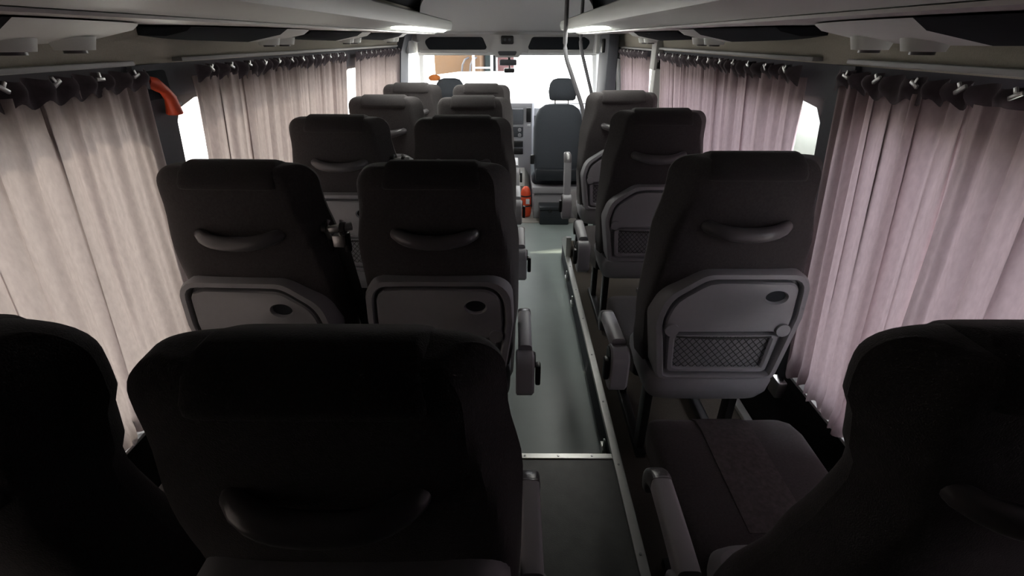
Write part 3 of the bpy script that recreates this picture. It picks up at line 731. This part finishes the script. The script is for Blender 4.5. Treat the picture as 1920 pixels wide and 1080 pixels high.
# ------------------------------------------------------------------ curtains on rails
def curtain(s, y0, y1, label, topZ=-.068, botZ=-.965, folds=14, seed=1, tiein=0.0, group='pleated window curtains', push=0, m=None):
    rr = random.Random(seed); L = y1-y0
    o0 = XW(s, topZ)
    t = empty('curtain', (o0-s*.03, y0, CZ+topZ), label, 'curtain', group)
    ph = [rr.uniform(0, 6.28) for _ in range(8)]; am = [rr.uniform(.5, 1.1) for _ in range(8)]
    def off(u, v):   # fold depth 0..1-ish
        k = folds
        uu = u+.012*math.sin(v*3+ph[0])+.03*math.sin(u*7+ph[1])*(v-.3)
        sn = math.sin(PI*k*uu+ph[2]+1.1*math.sin(2*PI*u*2.3+ph[3]))
        a = am[0]*(1.9*abs(sn)**.8-1.1)+.6*am[1]*math.sin(2*PI*k*.47*uu+ph[4])+.35*am[2]*math.sin(2*PI*k*1.9*uu+ph[5]+v*2)
        return a
    def body():
        bm = NB(); nu = int(folds*16); nv = 28; vs = []
        for j in range(nv+1):
            v = j/nv; Z = topZ-.03+(botZ-topZ+.03)*v; row = []
            for i in range(nu+1):
                u = i/nu
                amp = .0135*(1-.2*math.sin(PI*v))+(.004 if v > .93 else 0)
                z = Z+(.010*math.sin(2*PI*folds*1.5*u+ph[6]) if v > .97 else 0)
                md = (.55+.75*math.sin(2*PI*u*1.7+ph[0])*math.sin(2*PI*u*4.1+ph[3])+.45*math.sin(2*PI*u*9+ph[5]))*(1.15-.5*v)
                y = y0+L*u+L/(2*PI*folds)*max(.1, min(md, 1.7))*math.sin(2*PI*(folds*u+.25*math.sin(6*u+ph[1])+.12*math.sin(2*v+ph[4])))*min(1, u*10, (1-u)*10)
                x = XW(s, Z)-s*(.032+push+amp*off(u, v)+ (0 if v < .96 else .004))
                row.append(bm.verts.new((x-t.location.x, y-y0, z-topZ)))
            vs.append(row)
        for j in range(nv):
            for i in range(nu): bm.faces.new((vs[j][i], vs[j][i+1], vs[j+1][i+1], vs[j+1][i]))
        return bm
    obj('curtain_cloth', body(), m or ('curtain' if s < 0 else 'curtain_r'), t, ang=180)
    def header():
        bm = NB(); np_ = max(6, int(L/.055)); nu = np_*8; vs = []
        for j in range(6):
            v = j/5; row = []
            for i in range(nu+1):
                u = i/nu; q = .5-.5*math.cos(2*PI*np_*u+.8*math.sin(11*u+ph[2]))
                z = .002-.006*q*(1-v)-(.040+.014*(1-q)+.005*math.sin(9*u+ph[0]))*v
                x = -s*(.004+.028*q*math.sin(PI*(.25+.65*v))+.003*math.sin(40*u))
                row.append(bm.verts.new((x, u*L, z)))
            vs.append(row)
        for j in range(5):
            for i in range(nu): bm.faces.new((vs[j][i], vs[j][i+1], vs[j+1][i+1], vs[j+1][i]))
        return bm
    hd = obj('gathered_header', header(), 'header', t, ang=180, label='dark bunched heading tape')
    nh = max(4, int(L/.11))
    for k in range(nh):
        h = obj('hook', lambda: box(box(NB(), (-.003, -.012, -.004), (.003, .012, .004), .002), (-.002, -.003, -.002), (.002, .003, .014), .001), 'steel', hd, 'hook')
        h.location = (-s*.022, L*(k+.5)/nh, -.012); h.rotation_euler = (math.radians(rr.uniform(-40, 40)), 0, 0)
    return t
def crail(s, y0, y1, Z, label, m='rail'):
    x = XW(s, Z)
    bm = box(NB(), (min(x-s*.030, x+s*.004), y0, CZ+Z-.005), (max(x-s*.030, x+s*.004), y1, CZ+Z+.006), .002)
    tag(obj('curtain_rail', bm, m), label, 'curtain rail', 'curtain rails')
curtain(-1, -.16, 1.32, 'large rear left curtain, nearest on the left side, glowing pinkish beige', folds=22, seed=3)
curtain(-1, 1.53, 2.24, 'left curtain between the dark pillar and the middle seam of the second window', folds=12, seed=5)
curtain(-1, 2.24, 2.93, 'narrower left curtain at the front half of the second window', folds=12, seed=6)
curtain(-1, 3.12, 4.3, 'front left curtain, farthest on the left side', folds=15, seed=8)
curtain(1, 3.22, 4.02, 'small pink-grey curtain on the side door window, beyond the pale post', folds=9, seed=9)
curtain(1, 2.22, 2.96, 'right curtain just behind the pale door post', folds=13, seed=10)
curtain(1, 1.475, 2.22, 'right curtain beside the open window slit, ahead of the dark pillar', folds=13, seed=11)
curtain(1, .86, 1.30, 'rear right curtain next to the dark pillar, reaching low beside the seat', folds=8, seed=12)
curtain(1, .08, .865, 'rearmost right curtain, running out of the right edge of view', folds=13, seed=14, push=.03)
crail(-1, -.5, 1.30, -.055, 'pale rail over the large rear left curtain')
crail(-1, 1.49, 4.3, -.052, 'long pale rail over the middle and front left curtains')
crail(1, -.5, 1.29, -.050, 'pale rail over the rear right curtains')
crail(1, 1.44, 3.0, -.050, 'pale rail over the two middle right curtains')
crail(1, 3.12, 4.1, -.060, 'short rail over the side door curtain')
crail(1, -.5, 1.28, -.985, 'thin bright rail along the foot of the rear right curtains')
crail(-1, -.5, 1.30, -.985, 'thin rail along the foot of the rear left curtain')

# red emergency hammer on the left pillar
hm = empty('emergency_hammer', (-.945, 1.37, CZ-.11), 'orange-red emergency hammer fixed to the left pillar by the rear curtain', 'hammer')
bm = NB(); tube(bm, [(0, -.035, .012), (.005, -.015, .004), (.006, .01, -.012), (.004, .03, -.035), (.0, .035, -.075)], [.014, .017, .013, .016, .021], 10)
obj('hammer_handle', bm, 'red', hm, ang=60)
obj('holder', box(NB(), (-.03, -.05, -.035), (-.006, .06, .035), .006), 'recess', hm)
bm = NB(); tube(bm, [(0, .03, -.055), (0, .05, -.054), (0, .07, -.052)], [.010, .008, .005], 8); obj('hammer_head', bm, 'pole', hm)
# belt anchors on the right pillar
ba = empty('belt_anchor', (.85, 1.33, CZ-.36), 'black seat belt guide on the right pillar beside the seat', 'belt guide')
obj('guide', box(NB(), (-.045, -.03, -.03), (-.01, .03, .03), .012), 'black', ba)
bm = NB(); loft(bm, [[(x-.02, y, z), (x-.02, y+.04, z), (x-.018, y+.04, z), (x-.018, y, z)] for x, y, z in ((-.01, -.02, 0), (.01, -.05, -.25), (.02, -.10, -.50), (.02, -.12, -.62))])
obj('belt', bm, 'belt', ba)
obj('buckle', box(NB(), (-.02, -.13, -.66), (.01, -.08, -.60), .005), 'steel', ba)

# ------------------------------------------------------------------ outside
g = obj('ground', box(NB(), (-40, -30, -.75), (40, 60, -.7)), 'concrete'); g['kind'] = 'structure'
def ob(name, lo, hi, m, label, cat, bev=.02):
    tag(obj(name, box(NB(), lo, hi, bev), m), label, cat)
cn = empty('cargo_truck', (-1.4, 12, -.7), 'orange-brown boxy truck seen outside through the left of the windscreen', 'truck')
obj('cargo_box', box(NB(), (-.42, 0, 1.35), (.62, 4, 3.6), .03), 'container', cn)
obj('chassis', box(NB(), (-.36, .1, 1.15), (.55, 4, 1.36), .03), 'outwhite', cn)
for x in (-.25, .4):
    for y in (.6, 3.2): obj('wheel', cyl(NB(), (x, y, .6), .6, .2, 'X', 24), 'outdark', cn)
ps = empty('white_scaffold', (-1.0, 11, -.7), 'white metal frame standing outside beyond the windscreen', 'frame')
for x in (-.92, .12, .50): obj('post', box(NB(), (x, 0, 0), (x+.05, .05, 3.4), .01), 'outwhite', ps)
for z in (1.42, 1.62, 2.0): obj('bar', box(NB(), (.12, 0, z), (.55, .05, z+.03), .01), 'outwhite', ps)
for x in (.22, .40):
    bm = NB(); tube(bm, [(x, -.25, 1.50), (x+.02, -.25, 1.66), (x+.07, -.2, 1.76), (x+.14, .02, 1.80)], .022, 8); obj('mirror_arm', bm, 'outdark', cn)
    obj('mirror_head', cyl(NB(), (x, -.25, 1.47), .035, .06, 'Z', 14), 'outdark', cn)
wc = empty('white_car', (.1, 8.9, -.7), 'low white car parked outside across the windscreen, washed out by glare', 'car')  # added white body standing in for the blown-out bright foreground
obj('car_body', loft(NB(), [[(x, y, z) for y, z in ((0, .3), (0, h-.25), (.3, h-.03), (.9, h), (1.6, h-.03), (1.9, h-.25), (1.9, .3))] for x, h in ((-2.3, 1.35), (-2.2, 1.5), (-1.2, 1.62), (1.2, 1.64), (2.2, 1.5), (2.3, 1.35))]), 'outwhite', wc)
for x in (-1.5, 1.5):
    for y in (.05, 1.85): obj('wheel', cyl(NB(), (x, y, .32), .32, .16, 'Y', 24), 'outdark', wc)
ob('dark_red_shed', (-.42, 13, -.7), (-.02, 16, 3.2), 'redwall', 'dark red shed outside behind the rear-view mirror', 'shed')
ob('teal_cabin', (-.78, 14, -.7), (-.55, 17, 3.2), 'teal', 'narrow teal cabin outside beyond the white frame', 'cabin')
pm = empty('parked_van', (2.1, 2.6, -.7), 'pale grey-green parked vehicle glimpsed through the slit in the right curtains', 'van')
obj('van_body', box(NB(), (0, 0, .3), (1.7, 3.6, 1.66), .2, 4), 'outgreen', pm)
for x in (.1, 1.6):
    for y in (.7, 2.9): obj('wheel', cyl(NB(), (x, y, .33), .33, .2, 'X', 24), 'outdark', pm)
